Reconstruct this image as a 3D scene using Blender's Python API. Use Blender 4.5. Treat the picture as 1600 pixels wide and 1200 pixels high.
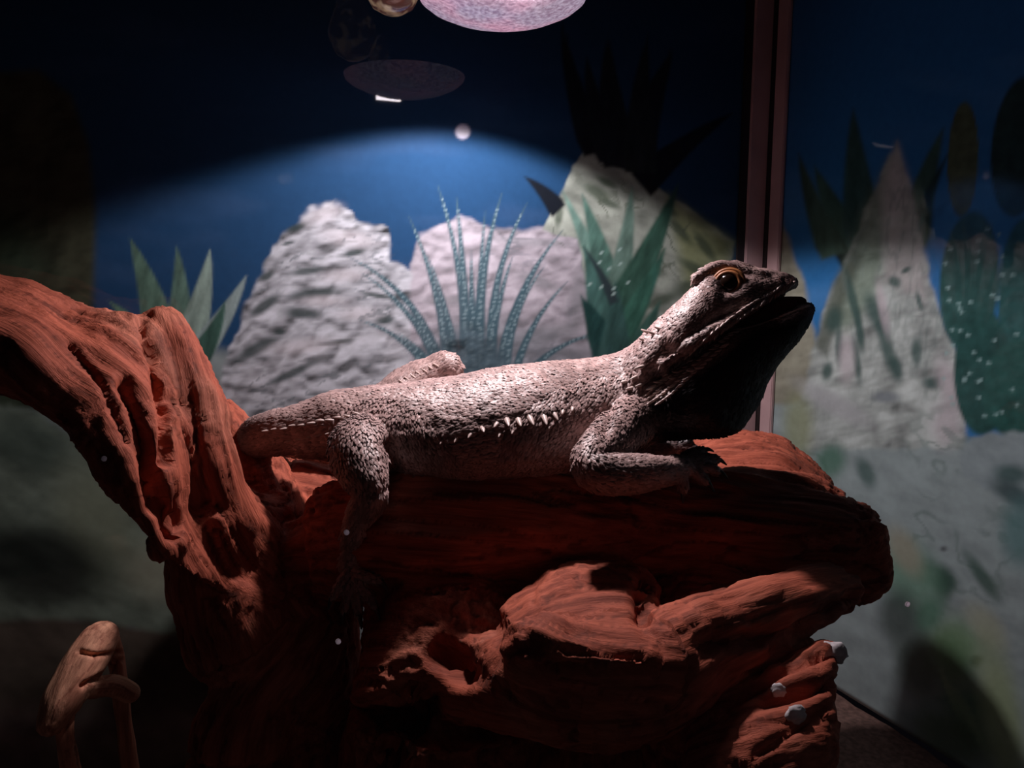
import bpy, bmesh, math, random
import numpy as np
from mathutils import Vector, Matrix
from mathutils.bvhtree import BVHTree

for o in list(bpy.data.objects):
    bpy.data.objects.remove(o, do_unlink=True)
scene = bpy.context.scene
COL = scene.collection
random.seed(7)
RNG = np.random.default_rng(7)

# ------------------------------------------------------------------ camera
F_PX = 1200.0
YAW, PITCH = math.radians(24.0), math.radians(8.0)
CAM = np.array([0.0, 0.0, 0.33])            # metres above the tank floor
WALL_Y, WALL_X = 0.53, 0.475                # back pane, right pane
WALL_L, ROOF_Z, GLASS_Y = -0.43, 0.60, 0.085
cd = bpy.data.cameras.new('camera'); cam = bpy.data.objects.new('camera', cd); COL.objects.link(cam)
cam.location = CAM; cam.rotation_euler = (math.pi/2 - PITCH, 0, -YAW)
cd.sensor_width = 36; cd.lens = 36*F_PX/1600; cd.clip_start = 0.01; cd.clip_end = 20
scene.camera = cam

# ------------------------------------------------------------------ world, light, exposure
w = bpy.data.worlds.new('world'); scene.world = w; w.use_nodes = True
w.node_tree.nodes['Background'].inputs[0].default_value = (0.35, 0.30, 0.45, 1)
w.node_tree.nodes['Background'].inputs[1].default_value = 0.004
vs = scene.view_settings
vs.view_transform = 'Standard'; vs.look = 'None'; vs.exposure = 0.0; vs.gamma = 1.0; vs.use_curve_mapping = False
LAMP = np.array([0.185, 0.430, 0.33 + 0.155])
ld = bpy.data.lights.new('bulb_beam', 'SPOT')
ld.energy = 4.0; ld.color = (1.0, 0.86, 0.88); ld.shadow_soft_size = 0.010
ld.spot_size = math.radians(139); ld.spot_blend = 0.17
beam = bpy.data.objects.new('bulb_beam', ld); COL.objects.link(beam)
beam.location = LAMP + np.array([0, 0, -0.014])

# ------------------------------------------------------------------ pixel helpers (1600 x 1200 frame)
cy_, sy_, cp_, sp_ = math.cos(YAW), math.sin(YAW), math.cos(PITCH), math.sin(PITCH)
C_R = np.array([cy_, -sy_, 0.0])
C_F = np.array([sy_*cp_, cy_*cp_, -sp_])
C_U = np.array([sy_*sp_, cy_*sp_, cp_])
H_F = np.array([sy_, cy_, 0.0])             # level direction away from the viewer

def ray(px, py):
    return C_F + C_R*((px-800)/F_PX) + C_U*((600-py)/F_PX)
def at(px, py, d):                          # d = distance along the viewing axis
    return CAM + ray(px, py)*d
def on_floor(px, py, z=0.0):
    r = ray(px, py); return CAM + r*((z-CAM[2])/r[2])
def project(P):
    q = P - CAM
    d = q@C_F
    return 800 + F_PX*(q@C_R)/d, 600 - F_PX*(q@C_U)/d, d

# ------------------------------------------------------------------ noise
_perm = np.random.default_rng(3).permutation(256)
_perm = np.concatenate([_perm, _perm, _perm])
_grad = np.random.default_rng(4).normal(size=(256, 3)); _grad /= np.linalg.norm(_grad, axis=1)[:, None]
def perlin(p):
    p = np.asarray(p, float); i = np.floor(p).astype(int); f = p - i; u = f*f*f*(f*(f*6-15)+10)
    i &= 255; out = 0
    for dx in (0, 1):
        for dy in (0, 1):
            for dz in (0, 1):
                h = _perm[_perm[_perm[(i[:, 0]+dx) & 255] + ((i[:, 1]+dy) & 255)] + ((i[:, 2]+dz) & 255)]
                g = _grad[h]
                d = g[:, 0]*(f[:, 0]-dx) + g[:, 1]*(f[:, 1]-dy) + g[:, 2]*(f[:, 2]-dz)
                out = out + d*(u[:, 0] if dx else 1-u[:, 0])*(u[:, 1] if dy else 1-u[:, 1])*(u[:, 2] if dz else 1-u[:, 2])
    return out*1.6
def fbm(p, n=4, gain=.5):
    s = 0; a = 1; p = np.asarray(p, float)
    for k in range(n):
        s = s + a*perlin(p*(2**k) + 17.3*k); a *= gain
    return s
def smooth(a, b, x):
    t = np.clip((x-a)/(b-a), 0, 1); return t*t*(3-2*t)
def lin(c):
    c = np.asarray(c, float)/255
    return np.where(c <= .04045, c/12.92, ((c+.055)/1.055)**2.4)

# ------------------------------------------------------------------ object helpers
def tag(o, label=None, cat=None, group=None, kind=None):
    for k, v in (('label', label), ('category', cat), ('group', group), ('kind', kind)):
        if v: o[k] = v
    return o
def link(name, me, mat=None, parent=None):
    o = bpy.data.objects.new(name, me); COL.objects.link(o)
    if mat is not None and me is not None and not me.materials: me.materials.append(mat)
    if parent is not None:
        o.parent = parent; o.matrix_parent_inverse = parent.matrix_basis.inverted()
    return o
def empty(name, loc):
    o = bpy.data.objects.new(name, None); COL.objects.link(o); o.location = Vector(loc); o.empty_display_size = .02
    return o
def mesh_from(v, f, smooth_=True, name='m'):
    me = bpy.data.meshes.new(name)
    me.from_pydata([tuple(map(float, x)) for x in v], [], [tuple(map(int, x)) for x in f]); me.update()
    if smooth_: me.polygons.foreach_set('use_smooth', [True]*len(me.polygons))
    return me
def box_mesh(lo, hi, bevel=0):
    bm = bmesh.new(); bmesh.ops.create_cube(bm, size=1)
    lo = np.array(lo); hi = np.array(hi)
    for v in bm.verts: v.co = Vector(tuple((lo+hi)/2 + np.array(v.co)*(hi-lo)))
    if bevel: bmesh.ops.bevel(bm, geom=bm.edges[:], offset=bevel, segments=2, affect='EDGES')
    me = bpy.data.meshes.new('box'); bm.to_mesh(me); bm.free(); return me
def set_color(me, rgb, name='col'):
    a = me.color_attributes.new(name, 'FLOAT_COLOR', 'POINT')
    d = np.ones((len(me.vertices), 4), np.float32); d[:, :3] = rgb
    a.data.foreach_set('color', d.ravel())
def set_vec(me, vec, name):
    a = me.attributes.new(name, 'FLOAT_VECTOR', 'POINT')
    a.data.foreach_set('vector', np.asarray(vec, np.float32).ravel())
def get_co(me):
    a = np.empty(len(me.vertices)*3, np.float32); me.vertices.foreach_get('co', a); return a.reshape(-1, 3).astype(float)
def get_no(me):
    a = np.empty(len(me.vertices)*3, np.float32); me.vertices.foreach_get('normal', a); return a.reshape(-1, 3).astype(float)
def put_co(me, co):
    me.vertices.foreach_set('co', np.asarray(co, np.float32).ravel()); me.update()

def catmull(pts, n):
    P = np.asarray(pts, float); P = np.vstack([2*P[0]-P[1], P, 2*P[-1]-P[-2]]); out = []
    for i in range(1, len(P)-2):
        for k in range(n):
            t = k/n
            out.append(.5*((2*P[i]) + (-P[i-1]+P[i+1])*t + (2*P[i-1]-5*P[i]+4*P[i+1]-P[i+2])*t*t + (-P[i-1]+3*P[i]-3*P[i+1]+P[i+2])*t**3))
    out.append(P[-2]); return np.array(out)

class Blob:
    """collects closed shells, then melts them into one continuous surface"""
    def __init__(s): s.v = []; s.f = []; s.lines = []
    def shell(s, rings):
        n0 = len(s.v); m = len(rings[0]); k = len(rings)
        for r in rings: s.v.extend(r)
        for i in range(k-1):
            for j in range(m):
                a = n0+i*m+j; b = n0+i*m+(j+1) % m
                s.f.append((a, b, b+m, a+m))
        for e, rv in ((0, True), (k-1, False)):
            c = len(s.v); s.v.append(np.mean(rings[e], axis=0))
            for j in range(m):
                a = n0+e*m+j; b = n0+e*m+(j+1) % m
                s.f.append((b, a, c) if rv else (a, b, c))
    def tube(s, pts, n=6, seg=20, line=True):           # pts: (x,y,z,r)
        P = catmull([np.append(np.asarray(p[0]), p[1]) for p in pts], n)
        C, R = P[:, :3], np.maximum(P[:, 3], 1e-4)
        T = np.gradient(C, axis=0); T /= np.linalg.norm(T, axis=1)[:, None]+1e-12
        up = np.array([0.12, .31, .9]); rings = []
        # rounded ends
        Cs = [C[0]-T[0]*R[0]*.75, C[0]-T[0]*R[0]*.4] + list(C) + [C[-1]+T[-1]*R[-1]*.4, C[-1]+T[-1]*R[-1]*.75]
        Rs = [R[0]*.35, R[0]*.8] + list(R) + [R[-1]*.8, R[-1]*.35]
        Ts = [T[0], T[0]] + list(T) + [T[-1], T[-1]]
        for c, r, t in zip(Cs, Rs, Ts):
            a = np.cross(t, up); a /= np.linalg.norm(a)+1e-12; b = np.cross(a, t)
            rings.append([c + r*(a*math.cos(q) + b*math.sin(q)) for q in np.linspace(0, 2*math.pi, seg, endpoint=False)])
        s.shell(rings)
        if line: s.lines.append(C)
    def loft(s, pairs, n=6, seg=28, power=2.0, line=True, turn=0.0, taper=0.0):   # pairs: (top px, bottom px, d, half width)
        P = catmull([[t[0], t[1], b[0], b[1], d, hw] for t, b, d, hw in pairs], n); rings = []; cs = []
        for tx, ty, bx, by, d, hw in P:
            A = at(tx, ty, d); B = at(bx, by, d); c = (A+B)/2; h = (A-B)/2
            lat = -(H_F*math.cos(turn)+C_R*math.sin(turn))*max(hw, 5e-4); cs.append(c); r = []
            for q in np.linspace(0, 2*math.pi, seg, endpoint=False):
                cq, sq = math.cos(q), math.sin(q)
                r.append(c + lat*(1-taper*sq)*math.copysign(abs(cq)**(2/power), cq) + h*math.copysign(abs(sq)**(2/power), sq))
            rings.append(r)
        s.shell(rings)
        if line: s.lines.append(np.array(cs))
    def ball(s, c, r3, seg=20):
        c = np.asarray(c); rings = []
        X, Y, Z = -H_F*r3[1], np.cross(H_F, [0, 0, 1])*r3[0], np.array([0, 0, r3[2]])
        for th in np.linspace(.12, math.pi-.12, 14):
            rings.append([c + Z*math.cos(th) + math.sin(th)*(X*math.cos(q)+Y*math.sin(q)) for q in np.linspace(0, 2*math.pi, seg, endpoint=False)])
        s.shell(rings)
    def melt(s, voxel, it=4, fac=.5):
        me = mesh_from(s.v, s.f, name='raw')
        o = bpy.data.objects.new('raw', me); COL.objects.link(o)
        m = o.modifiers.new('r', 'REMESH'); m.mode = 'VOXEL'; m.voxel_size = voxel
        m2 = o.modifiers.new('s', 'SMOOTH'); m2.iterations = it; m2.factor = fac
        dg = bpy.context.evaluated_depsgraph_get(); dg.update()
        out = bpy.data.meshes.new_from_object(o.evaluated_get(dg))
        bpy.data.objects.remove(o); bpy.data.meshes.remove(me)
        out.polygons.foreach_set('use_smooth', [True]*len(out.polygons))
        return out

# ------------------------------------------------------------------ materials
def mat_new(name):
    m = bpy.data.materials.new(name); m.use_nodes = True
    nt = m.node_tree; b = nt.nodes['Principled BSDF']
    return m, nt, b
def nd(nt, t, **kw):
    n = nt.nodes.new(t)
    for k, v in kw.items():
        if k.startswith('i_'): n.inputs[k[2:].replace('_', ' ')].default_value = v
        else: setattr(n, k, v)
    return n
def plain(name, rgb, rough=.6, noise=60, amt=.25, metal=0, bump=.1, spec=.5):
    m, nt, b = mat_new(name)
    tc = nd(nt, 'ShaderNodeTexCoord'); nz = nd(nt, 'ShaderNodeTexNoise', i_Scale=noise, i_Detail=5.0)
    nt.links.new(tc.outputs['Object'], nz.inputs['Vector'])
    r = nd(nt, 'ShaderNodeValToRGB'); c = np.array(rgb)
    r.color_ramp.elements[0].position = .3; r.color_ramp.elements[1].position = .7
    r.color_ramp.elements[0].color = (*(c*(1-amt)), 1); r.color_ramp.elements[1].color = (*np.minimum(c*(1+amt), 1), 1)
    nt.links.new(nz.outputs['Fac'], r.inputs[0]); nt.links.new(r.outputs[0], b.inputs['Base Color'])
    bp = nd(nt, 'ShaderNodeBump', i_Strength=bump, i_Distance=.001)
    nt.links.new(nz.outputs['Fac'], bp.inputs['Height']); nt.links.new(bp.outputs[0], b.inputs['Normal'])
    b.inputs['Roughness'].default_value = rough; b.inputs['Metallic'].default_value = metal
    b.inputs['Specular IOR Level'].default_value = spec
    return m
def emit(name, rgb, strength):
    m, nt, b = mat_new(name)
    b.inputs['Base Color'].default_value = (*rgb, 1); b.inputs['Emission Color'].default_value = (*rgb, 1)
    b.inputs['Emission Strength'].default_value = strength
    return m

def print_material():
    m, nt, b = mat_new('printed_backdrop')
    a = nd(nt, 'ShaderNodeAttribute', attribute_name='col')
    tc = nd(nt, 'ShaderNodeTexCoord'); nz = nd(nt, 'ShaderNodeTexNoise', i_Scale=220.0, i_Detail=4.0)
    nt.links.new(tc.outputs['Object'], nz.inputs['Vector'])
    mr = nd(nt, 'ShaderNodeMapRange'); mr.inputs[3].default_value = .88; mr.inputs[4].default_value = 1.12
    nt.links.new(nz.outputs['Fac'], mr.inputs[0])
    mx = nd(nt, 'ShaderNodeVectorMath', operation='MULTIPLY')
    nt.links.new(a.outputs['Color'], mx.inputs[0]); nt.links.new(mr.outputs[0], mx.inputs[1])
    nt.links.new(mx.outputs[0], b.inputs['Base Color'])
    b.inputs['Roughness'].default_value = .8; b.inputs['Specular IOR Level'].default_value = .1
    b.inputs['Coat Weight'].default_value = .6; b.inputs['Coat Roughness'].default_value = .035
    return m
M_PRINT = print_material()
M_BLACK = plain('black_plastic', (.012, .011, .013), .5)
M_LID = plain('dark_lid', (.015, .014, .017), .7)
M_TRIM = plain('pale_trim', lin((200, 170, 172)), .55, 40, .12)
M_SEAL = plain('dark_seal', (.02, .014, .014), .5)
M_SAND = plain('sand', lin((116, 90, 82)), .9, 260, .4, bump=.6)

# ------------------------------------------------------------------ printed backdrop painter (flat print, laid out on the panes)
class Painter:
    def __init__(s, P):
        s.x, s.y, _ = project(P); s.c = np.zeros((len(P), 3)); s.P = P
        s.q = np.stack([s.x, s.y], 1)
    def noise(s, sx, sy, ang=0, seed=0, n=4):
        a = math.radians(ang); u = s.x*math.cos(a)+s.y*math.sin(a); v = -s.x*math.sin(a)+s.y*math.cos(a)
        return fbm(np.stack([u/sx, v/sy, np.full(len(u), seed*3.7+.5)], 1), n)
    def lumps(s, sx, sy, ang=0, seed=0, n=3, gain=1.6):
        # printed relief: ledges drawn light above and dark below
        a = math.radians(ang); u = s.x*math.cos(a)+s.y*math.sin(a); v = -s.x*math.sin(a)+s.y*math.cos(a)
        p = np.stack([u/sx, v/sy, np.full(len(u), seed*3.7+.5)], 1); f = lambda q: np.abs(fbm(q, n))
        return np.clip((f(p+np.array([0, .22, 0]))-f(p-np.array([0, .22, 0])))*gain, -.85, .5)
    def fill(s, col): s.c[:] = lin(col)
    def mix(s, w, col, tex=None):
        c = lin(col)
        c = np.broadcast_to(c, s.c.shape)
        if tex is not None: c = c*np.clip(1+tex, .05, 2.2)[:, None]
        s.c += (c-s.c)*w[:, None]
    def poly_w(s, pts, blur=4, wob=0, seed=1):
        pts = np.asarray(pts, float)
        lo, hi = pts.min(0)-blur*2-20, pts.max(0)+blur*2+20
        idx = np.where((s.x > lo[0]) & (s.x < hi[0]) & (s.y > lo[1]) & (s.y < hi[1]))[0]
        wgt = np.zeros(len(s.x))
        if not len(idx): return wgt
        q = s.q[idx].copy()
        if wob:
            k = np.stack([q[:, 0]/28, q[:, 1]/28, np.full(len(q), seed*2.1)], 1)
            q[:, 0] += wob*fbm(k, 2); q[:, 1] += wob*fbm(k+31, 2)
        inside = np.zeros(len(q), bool); dist = np.full(len(q), 1e9)
        for a, b in zip(pts, np.roll(pts, -1, 0)):
            c = (a[1] > q[:, 1]) != (b[1] > q[:, 1])
            with np.errstate(divide='ignore', invalid='ignore'):
                xi = (b[0]-a[0])*(q[:, 1]-a[1])/(b[1]-a[1]+1e-12)+a[0]
            inside ^= c & (q[:, 0] < xi)
            ab = b-a; t = np.clip(((q-a)@ab)/(ab@ab+1e-9), 0, 1)
            dist = np.minimum(dist, np.linalg.norm(q-(a+t[:, None]*ab), axis=1))
        sd = np.where(inside, dist, -dist)
        wgt[idx] = smooth(-blur, blur, sd); return wgt
    def poly(s, pts, col, blur=4, tex=None, wob=0, alpha=1, seed=1):
        w_ = s.poly_w(pts, blur, wob, seed)*alpha; ix = np.where(w_ > 0)[0]
        c = np.broadcast_to(lin(col), (len(ix), 3))
        if tex is not None: c = c*np.clip(1+tex[ix], .05, 2.2)[:, None]
        s.c[ix] += (c-s.c[ix])*w_[ix][:, None]
    def blob(s, cx, cy, rx, ry, col, rot=0, soft=.35, tex=None, alpha=1):
        a = math.radians(rot); R = max(rx, ry)*(1+soft)+1
        ix = np.where((abs(s.x-cx) < R) & (abs(s.y-cy) < R))[0]
        if not len(ix): return
        dx, dy = s.x[ix]-cx, s.y[ix]-cy
        r = np.hypot((dx*math.cos(a)+dy*math.sin(a))/rx, (-dx*math.sin(a)+dy*math.cos(a))/ry)
        c = np.broadcast_to(lin(col), (len(ix), 3))
        if tex is not None: c = c*np.clip(1+tex[ix], .05, 2.2)[:, None]
        s.c[ix] += (c-s.c[ix])*((1-smooth(1-soft, 1+soft, r))*alpha)[:, None]
    def cracks(s, pts, sx, sy, ang, col, seed, thr=.10, alpha=.8, blur=8):
        w_ = s.poly_w(pts, blur); n_ = np.abs(s.noise(sx, sy, ang, seed, 3)); m_ = smooth(-.1, .5, s.noise(sx*1.5, sy*2.5, ang, seed+20, 2))
        s.mix(w_*m_*(1-smooth(thr*.3, thr, n_))*alpha, col)
    def leaf(s, base, tip, w, col, bend=0, blur=3, tex=None, alpha=1, edge=None):
        b, t = np.array(base, float), np.array(tip, float); d = t-b; n = np.array([-d[1], d[0]])/np.hypot(*d)
        L, R = [], []
        for k in np.linspace(0, 1, 9):
            c = b+d*k+n*bend*4*k*(1-k); ww = w*(1-k)**.8*(1 if k > .12 else .8)
            L.append(c+n*ww); R.append(c-n*ww)
        if edge is not None: s.poly(L+[p-n*0 for p in R[::-1]], edge, blur+2, alpha=alpha)
        s.poly(L+R[::-1], col, blur, tex, alpha=alpha)
    def spotted(s, base, tip, w, bend, col, seed=0):
        s.leaf(base, tip, w, col, bend, 2.5)
        b, t = np.array(base, float), np.array(tip, float); d = t-b; n = np.array([-d[1], d[0]])/np.hypot(*d)
        L = np.hypot(*d); k = .06; r = random.Random(seed)
        while k < .93:
            c = b+d*k+n*bend*4*k*(1-k)+n*r.uniform(-.4, .4)*w*(1-k)
            s.blob(c[0], c[1], max(1.8, w*.5*(1-k)), 2.2, (140, 158, 164), r.uniform(-40, 40), .6, alpha=.6)
            k += r.uniform(6, 10)/L

def paint_right(s, sky, rk, rk2, rk3):
    s.fill((46, 108, 165)); s.mix(smooth(.1, .7, sky)*.3, (92, 138, 190))
    # pale ground
    s.poly([(1150, 560), (1260, 560), (1510, 600), (1495, 690), (1800, 670), (3200, 560), (3200, 3000), (1150, 3000)], (150, 158, 158), 8, rk2*.22, 6)
    # yellowish rock beside the corner
    s.poly([(1215, 330), (1235, 390), (1255, 440), (1268, 520), (1300, 620), (1150, 640), (1180, 380)], (148, 142, 126), 6, rk3*.3, 3)
    # dark upper plant
    for b, t, w_, c in (((1340, 400), (1270, 260), 32, (64, 92, 82)), ((1350, 380), (1330, 170), 36, (52, 80, 78)), ((1420, 380), (1470, 200), 30, (58, 84, 76)), ((1330, 420), (1268, 310), 14, (26, 38, 38)),
                        ((1430, 360), (1478, 240), 12, (36, 58, 56)), ((1300, 400), (1245, 240), 24, (66, 88, 78))):
        s.leaf(b, t, w_, c, -4, 5, s.noise(18, 60, 0, 14, 3)*.35)
    # tall pale rock tower
    s.poly([(1262, 560), (1290, 470), (1322, 400), (1345, 340), (1372, 280), (1398, 222), (1416, 280), (1432, 360), (1450, 440), (1475, 520), (1500, 560), (1515, 610), (1500, 700), (1240, 700)], (168, 170, 166), 5, rk3*.55, 4)
    s.poly([(1322, 400), (1345, 330), (1385, 250), (1378, 420), (1362, 470), (1320, 520), (1290, 500)], (108, 124, 104), 14, rk3*.3, alpha=.7)
    s.poly([(1372, 290), (1398, 225), (1416, 280), (1440, 400), (1440, 470), (1380, 440)], (188, 176, 174), 12, alpha=.6)
    s.poly([(1270, 540), (1300, 440), (1330, 390), (1345, 400), (1310, 490), (1290, 560)], (84, 88, 78), 8, alpha=.8)
    for (cx, cy, rx, ry, rt) in ((1330, 470, 7, 46, -14), (1340, 520, 6, 30, -8), (1366, 490, 14, 34, -22), (1382, 540, 10, 46, -14), (1300, 500, 12, 20, 10), (1308, 540, 6, 30, 0), (1428, 550, 9, 22, 0), (1394, 440, 10, 8, 30),
                                 (1398, 575, 8, 20, -10), (1412, 422, 8, 4, -30), (1432, 470, 4, 14, -15), (1335, 560, 6, 36, -8), (1290, 580, 8, 14, 10), (1452, 598, 14, 9, 0)):
        s.blob(cx, cy, rx, ry, (56, 80, 76), rt, .6, alpha=.85)
    for (cx, cy, rx, ry, rt) in ((1480, 600, 16, 40, -20), (1376, 480, 7, 40, -10), (1474, 660, 22, 34, 0), (1320, 560, 12, 34, 0)):
        s.blob(cx, cy, rx, ry, (196, 180, 184), rt, .7, alpha=.7)
    s.cracks([(1250, 640), (1290, 470), (1372, 290), (1416, 290), (1450, 440), (1510, 620)], 22, 90, 8, (110, 120, 116), 37, .22, .35)
    s.cracks([(1150, 640), (1500, 640), (1600, 720), (1620, 1200), (1150, 1200)], 90, 50, 40, (110, 124, 118), 39, .14, .5, 20)
    # spotted cactus pads
    for (cx, cy, rx, ry, rt, c) in ((1500, 250, 24, 90, 2, (84, 92, 70)), (1588, 230, 44, 110, 6, (40, 62, 62)), (1510, 440, 46, 110, 4, (48, 82, 78)), (1600, 470, 46, 130, 0, (46, 86, 84)), (1530, 580, 44, 100, 0, (42, 78, 74)),
                                    (1590, 610, 60, 80, 0, (44, 84, 78)), (1690, 520, 60, 160, 0, (46, 84, 80)), (1760, 600, 70, 120, 0, (46, 84, 80)), (1900, 520, 90, 190, 0, (46, 80, 74))):
        s.blob(cx, cy, rx, ry, c, rt, .07, s.noise(20, 20, 0, 15, 3)*.3)
    for k in range(150):
        cx, cy = RNG.uniform(1468, 1900), RNG.uniform(350, 670)
        if cx < 1470+max(0, 40-(cy-350)): continue
        s.blob(cx, cy, 3.2, 3.2, (150, 178, 176), 0, .6, alpha=.65)
    s.poly([(1495, 690), (1540, 676), (1800, 668), (3000, 560), (3000, 900), (1600, 800), (1500, 740)], (146, 154, 156), 6, rk2*.25, 6)
    # marks on the pale ground
    for (cx, cy, rx, ry, rt, c) in ((1295, 720, 22, 26, 20, (72, 112, 92)), (1350, 738, 12, 24, -25, (70, 92, 88)), (1245, 665, 22, 50, 0, (146, 148, 116)), (1575, 740, 26, 14, 10, (50, 78, 76)), (1580, 772, 40, 16, 30, (44, 64, 66)),
                                    (1460, 900, 34, 18, 30, (46, 74, 62)), (1470, 912, 14, 26, 0, (40, 66, 56)), (1420, 900, 40, 60, -30, (112, 146, 124)), (1530, 900, 10, 44, -35, (60, 84, 74)), (1590, 830, 30, 50, 0, (92, 126, 126)),
                                    (1410, 860, 20, 40, -30, (160, 150, 132)), (1485, 1010, 44, 46, 20, (112, 142, 98)), (1500, 1090, 34, 90, -20, (52, 84, 52)), (1520, 1030, 10, 8, 0, (56, 76, 56)), (1535, 975, 20, 40, -40, (166, 164, 146)),
                                    (1480, 1150, 60, 40, 30, (84, 100, 76)), (1560, 1120, 30, 120, -10, (150, 160, 118)), (1445, 960, 20, 30, 30, (80, 120, 98)), (1430, 1040, 30, 60, -20, (50, 66, 54)), (1400, 960, 30, 40, 0, (60, 70, 66)),
                                    (1470, 856, 5, 4, 0, (80, 80, 84)), (1380, 620, 20, 8, 0, (120, 124, 130)), (1300, 630, 60, 16, 30, (168, 164, 166)), (1800, 1000, 90, 140, 20, (96, 122, 92)), (1950, 800, 160, 50, 15, (60, 84, 80))):
        s.blob(cx, cy, rx, ry, c, rt, .6, alpha=.8)
    for k in range(7):
        s.blob(1475+k*9+RNG.uniform(-3, 3), 1075+k*12, 4, 34, (120, 136, 108), -22, .6, alpha=.6)
    return s.c

def paint(P):
    s = Painter(P)
    right = P[:, 0].min() > WALL_X - 1e-4
    sky = s.noise(300, 90, 0, 2, 3)
    s.fill((31, 64, 100))
    s.mix(smooth(.1, .7, sky)*.35, (56, 80, 116))
    rk = s.noise(46, 15, -8, 5, 5); rk2 = s.noise(70, 26, 20, 9, 4); rk3 = s.noise(24, 60, 10, 6, 4)
    rk = rk*.45 + s.lumps(62, 30, -10, 51); rk2 = rk2*.55 + s.lumps(110, 60, 25, 52, 3, 1.0); rk3 = rk3*.5 + s.lumps(34, 90, 75, 53, 3, 1.2)
    grey = (168, 166, 168)
    if right:
        return np.clip(paint_right(s, sky, rk, rk2, rk3)*np.array([1.08, 1.24, 1.27]), .002, .9)
    # low ground and boulders along the bottom of the print
    hor = 560 + 30*s.noise(160, 400, 0, 11, 2)
    s.mix(smooth(-14, 14, s.y-hor), (136, 142, 142), rk2*.22)
    # boulders and tall cactus going on to the left, beyond the agave
    for k, (cx, top) in enumerate(((-260, 360), (-560, 300), (-900, 390))):
        s.poly([(cx-190, 640), (cx-120, top+90), (cx-20, top), (cx+90, top+60), (cx+190, 640)], grey, 6, rk*.5, 12, seed=k+4)
    s.poly([(-120, 120), (60, 110), (112, 150), (140, 230), (150, 330), (147, 470), (150, 640), (-120, 640)], (62, 62, 48), 9, rk3*.45)
    s.poly([(-140, 330), (-100, 300), (40, 330), (100, 470), (60, 640), (-140, 640)], (45, 62, 48), 40, rk3*.4, alpha=.6)
    # agave at the left
    for b, t, w_, c in (((258, 560), (203, 372), 34, (88, 112, 98)), ((275, 560), (276, 385), 28, (92, 116, 104)), ((285, 560), (328, 390), 30, (135, 150, 140)),
                        ((300, 560), (385, 430), 24, (140, 152, 150)), ((300, 570), (352, 470), 22, (60, 88, 78)), ((245, 560), (170, 470), 20, (92, 120, 100))):
        s.leaf(b, t, w_, c, 6, 3, s.noise(9, 60, 15, 3, 3)*.4)
    # low boulders under the branch
    s.poly([(-200, 600), (0, 632), (60, 640), (150, 720), (230, 830), (330, 930), (330, 1010), (130, 968), (-200, 1000)], (128, 136, 122), 8, rk2*.55, 8)
    s.blob(40, 690, 70, 40, (60, 72, 66), 20, .6, alpha=.7); s.blob(150, 820, 55, 90, (150, 152, 128), -20, .6, alpha=.7)
    s.blob(60, 880, 110, 60, (30, 32, 30), 10, .5, alpha=.9); s.blob(250, 890, 50, 45, (172, 168, 146), 0, .6, alpha=.8)
    s.poly([(-260, 985), (60, 965), (140, 968), (330, 1000), (330, 1120), (-260, 1120)], (98, 84, 74), 8, rk2*.4)
    s.poly([(-260, 1110), (400, 1110), (400, 1700), (-260, 1700)], (150, 124, 116), 30, rk2*.3)
    # first grey boulder
    s.poly([(300, 760), (330, 640), (358, 545), (396, 450), (430, 385), (468, 340), (520, 311), (552, 342), (604, 358), (611, 405), (648, 425), (660, 600), (680, 760)], (172, 168, 174), 4, rk*.75, 7)
    for (cx, cy, rx, ry, rt) in ((462, 356, 14, 5, -18), (552, 395, 20, 5, -14), (478, 424, 26, 6, -8), (490, 458, 40, 8, -6), (470, 489, 30, 9, 4), (412, 478, 28, 8, -35),
                                 (600, 500, 16, 6, 0), (436, 518, 9, 5, 0), (400, 545, 40, 9, -28), (455, 583, 42, 6, -25), (590, 462, 26, 4, 8), (450, 380, 10, 3, -15), (520, 535, 30, 4, -8), (416, 432, 12, 6, -30)):
        s.blob(cx, cy, rx, ry, (52, 62, 62), rt, .6, alpha=.88)
    for (cx, cy, rx, ry, rt) in ((545, 372, 40, 12, 10), (505, 335, 26, 12, -20), (540, 430, 34, 9, -4), (505, 470, 32, 8, 0), (560, 490, 30, 10, 0), (470, 540, 46, 10, -8)):
        s.blob(cx, cy, rx, ry, (204, 190, 194), rt, .8, alpha=.5)
    s.cracks([(358, 545), (430, 385), (520, 325), (604, 365), (640, 430), (650, 640), (320, 660)], 60, 16, -10, (84, 90, 94), 31, .16, .6)
    # second boulder
    s.poly([(640, 760), (640, 420), (652, 366), (690, 352), (718, 336), (748, 352), (800, 362), (852, 356), (900, 376), (924, 460), (945, 620), (960, 760)], (170, 158, 166), 4, rk*.5, 5)
    for (cx, cy, rx, ry, rt) in ((830, 378, 60, 6, 4), (900, 470, 14, 50, 10), (860, 520, 50, 12, -10), (700, 470, 40, 8, 0), (840, 440, 30, 8, 20)):
        s.blob(cx, cy, rx, ry, (120, 118, 122), rt, .7, alpha=.6)
    s.poly([(640, 640), (650, 540), (740, 480), (850, 520), (960, 560), (1000, 680)], (118, 118, 124), 30, rk*.4, alpha=.8)
    s.cracks([(650, 600), (655, 380), (720, 345), (850, 366), (900, 380), (940, 600)], 80, 26, 5, (110, 108, 116), 33, .16, .5)
    # block-shaped rock with the yellow-green right flank
    s.poly([(846, 360), (880, 290), (914, 222), (960, 250), (1045, 305), (1146, 378), (1132, 430), (1150, 470), (1180, 660), (1190, 800), (930, 800), (925, 470), (900, 376)], (152, 154, 144), 3, rk2*.6, 4)
    s.poly([(1040, 305), (1146, 378), (1132, 430), (1150, 520), (1080, 520), (1060, 400)], (140, 142, 96), 14, rk2*.35, alpha=.75)
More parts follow.
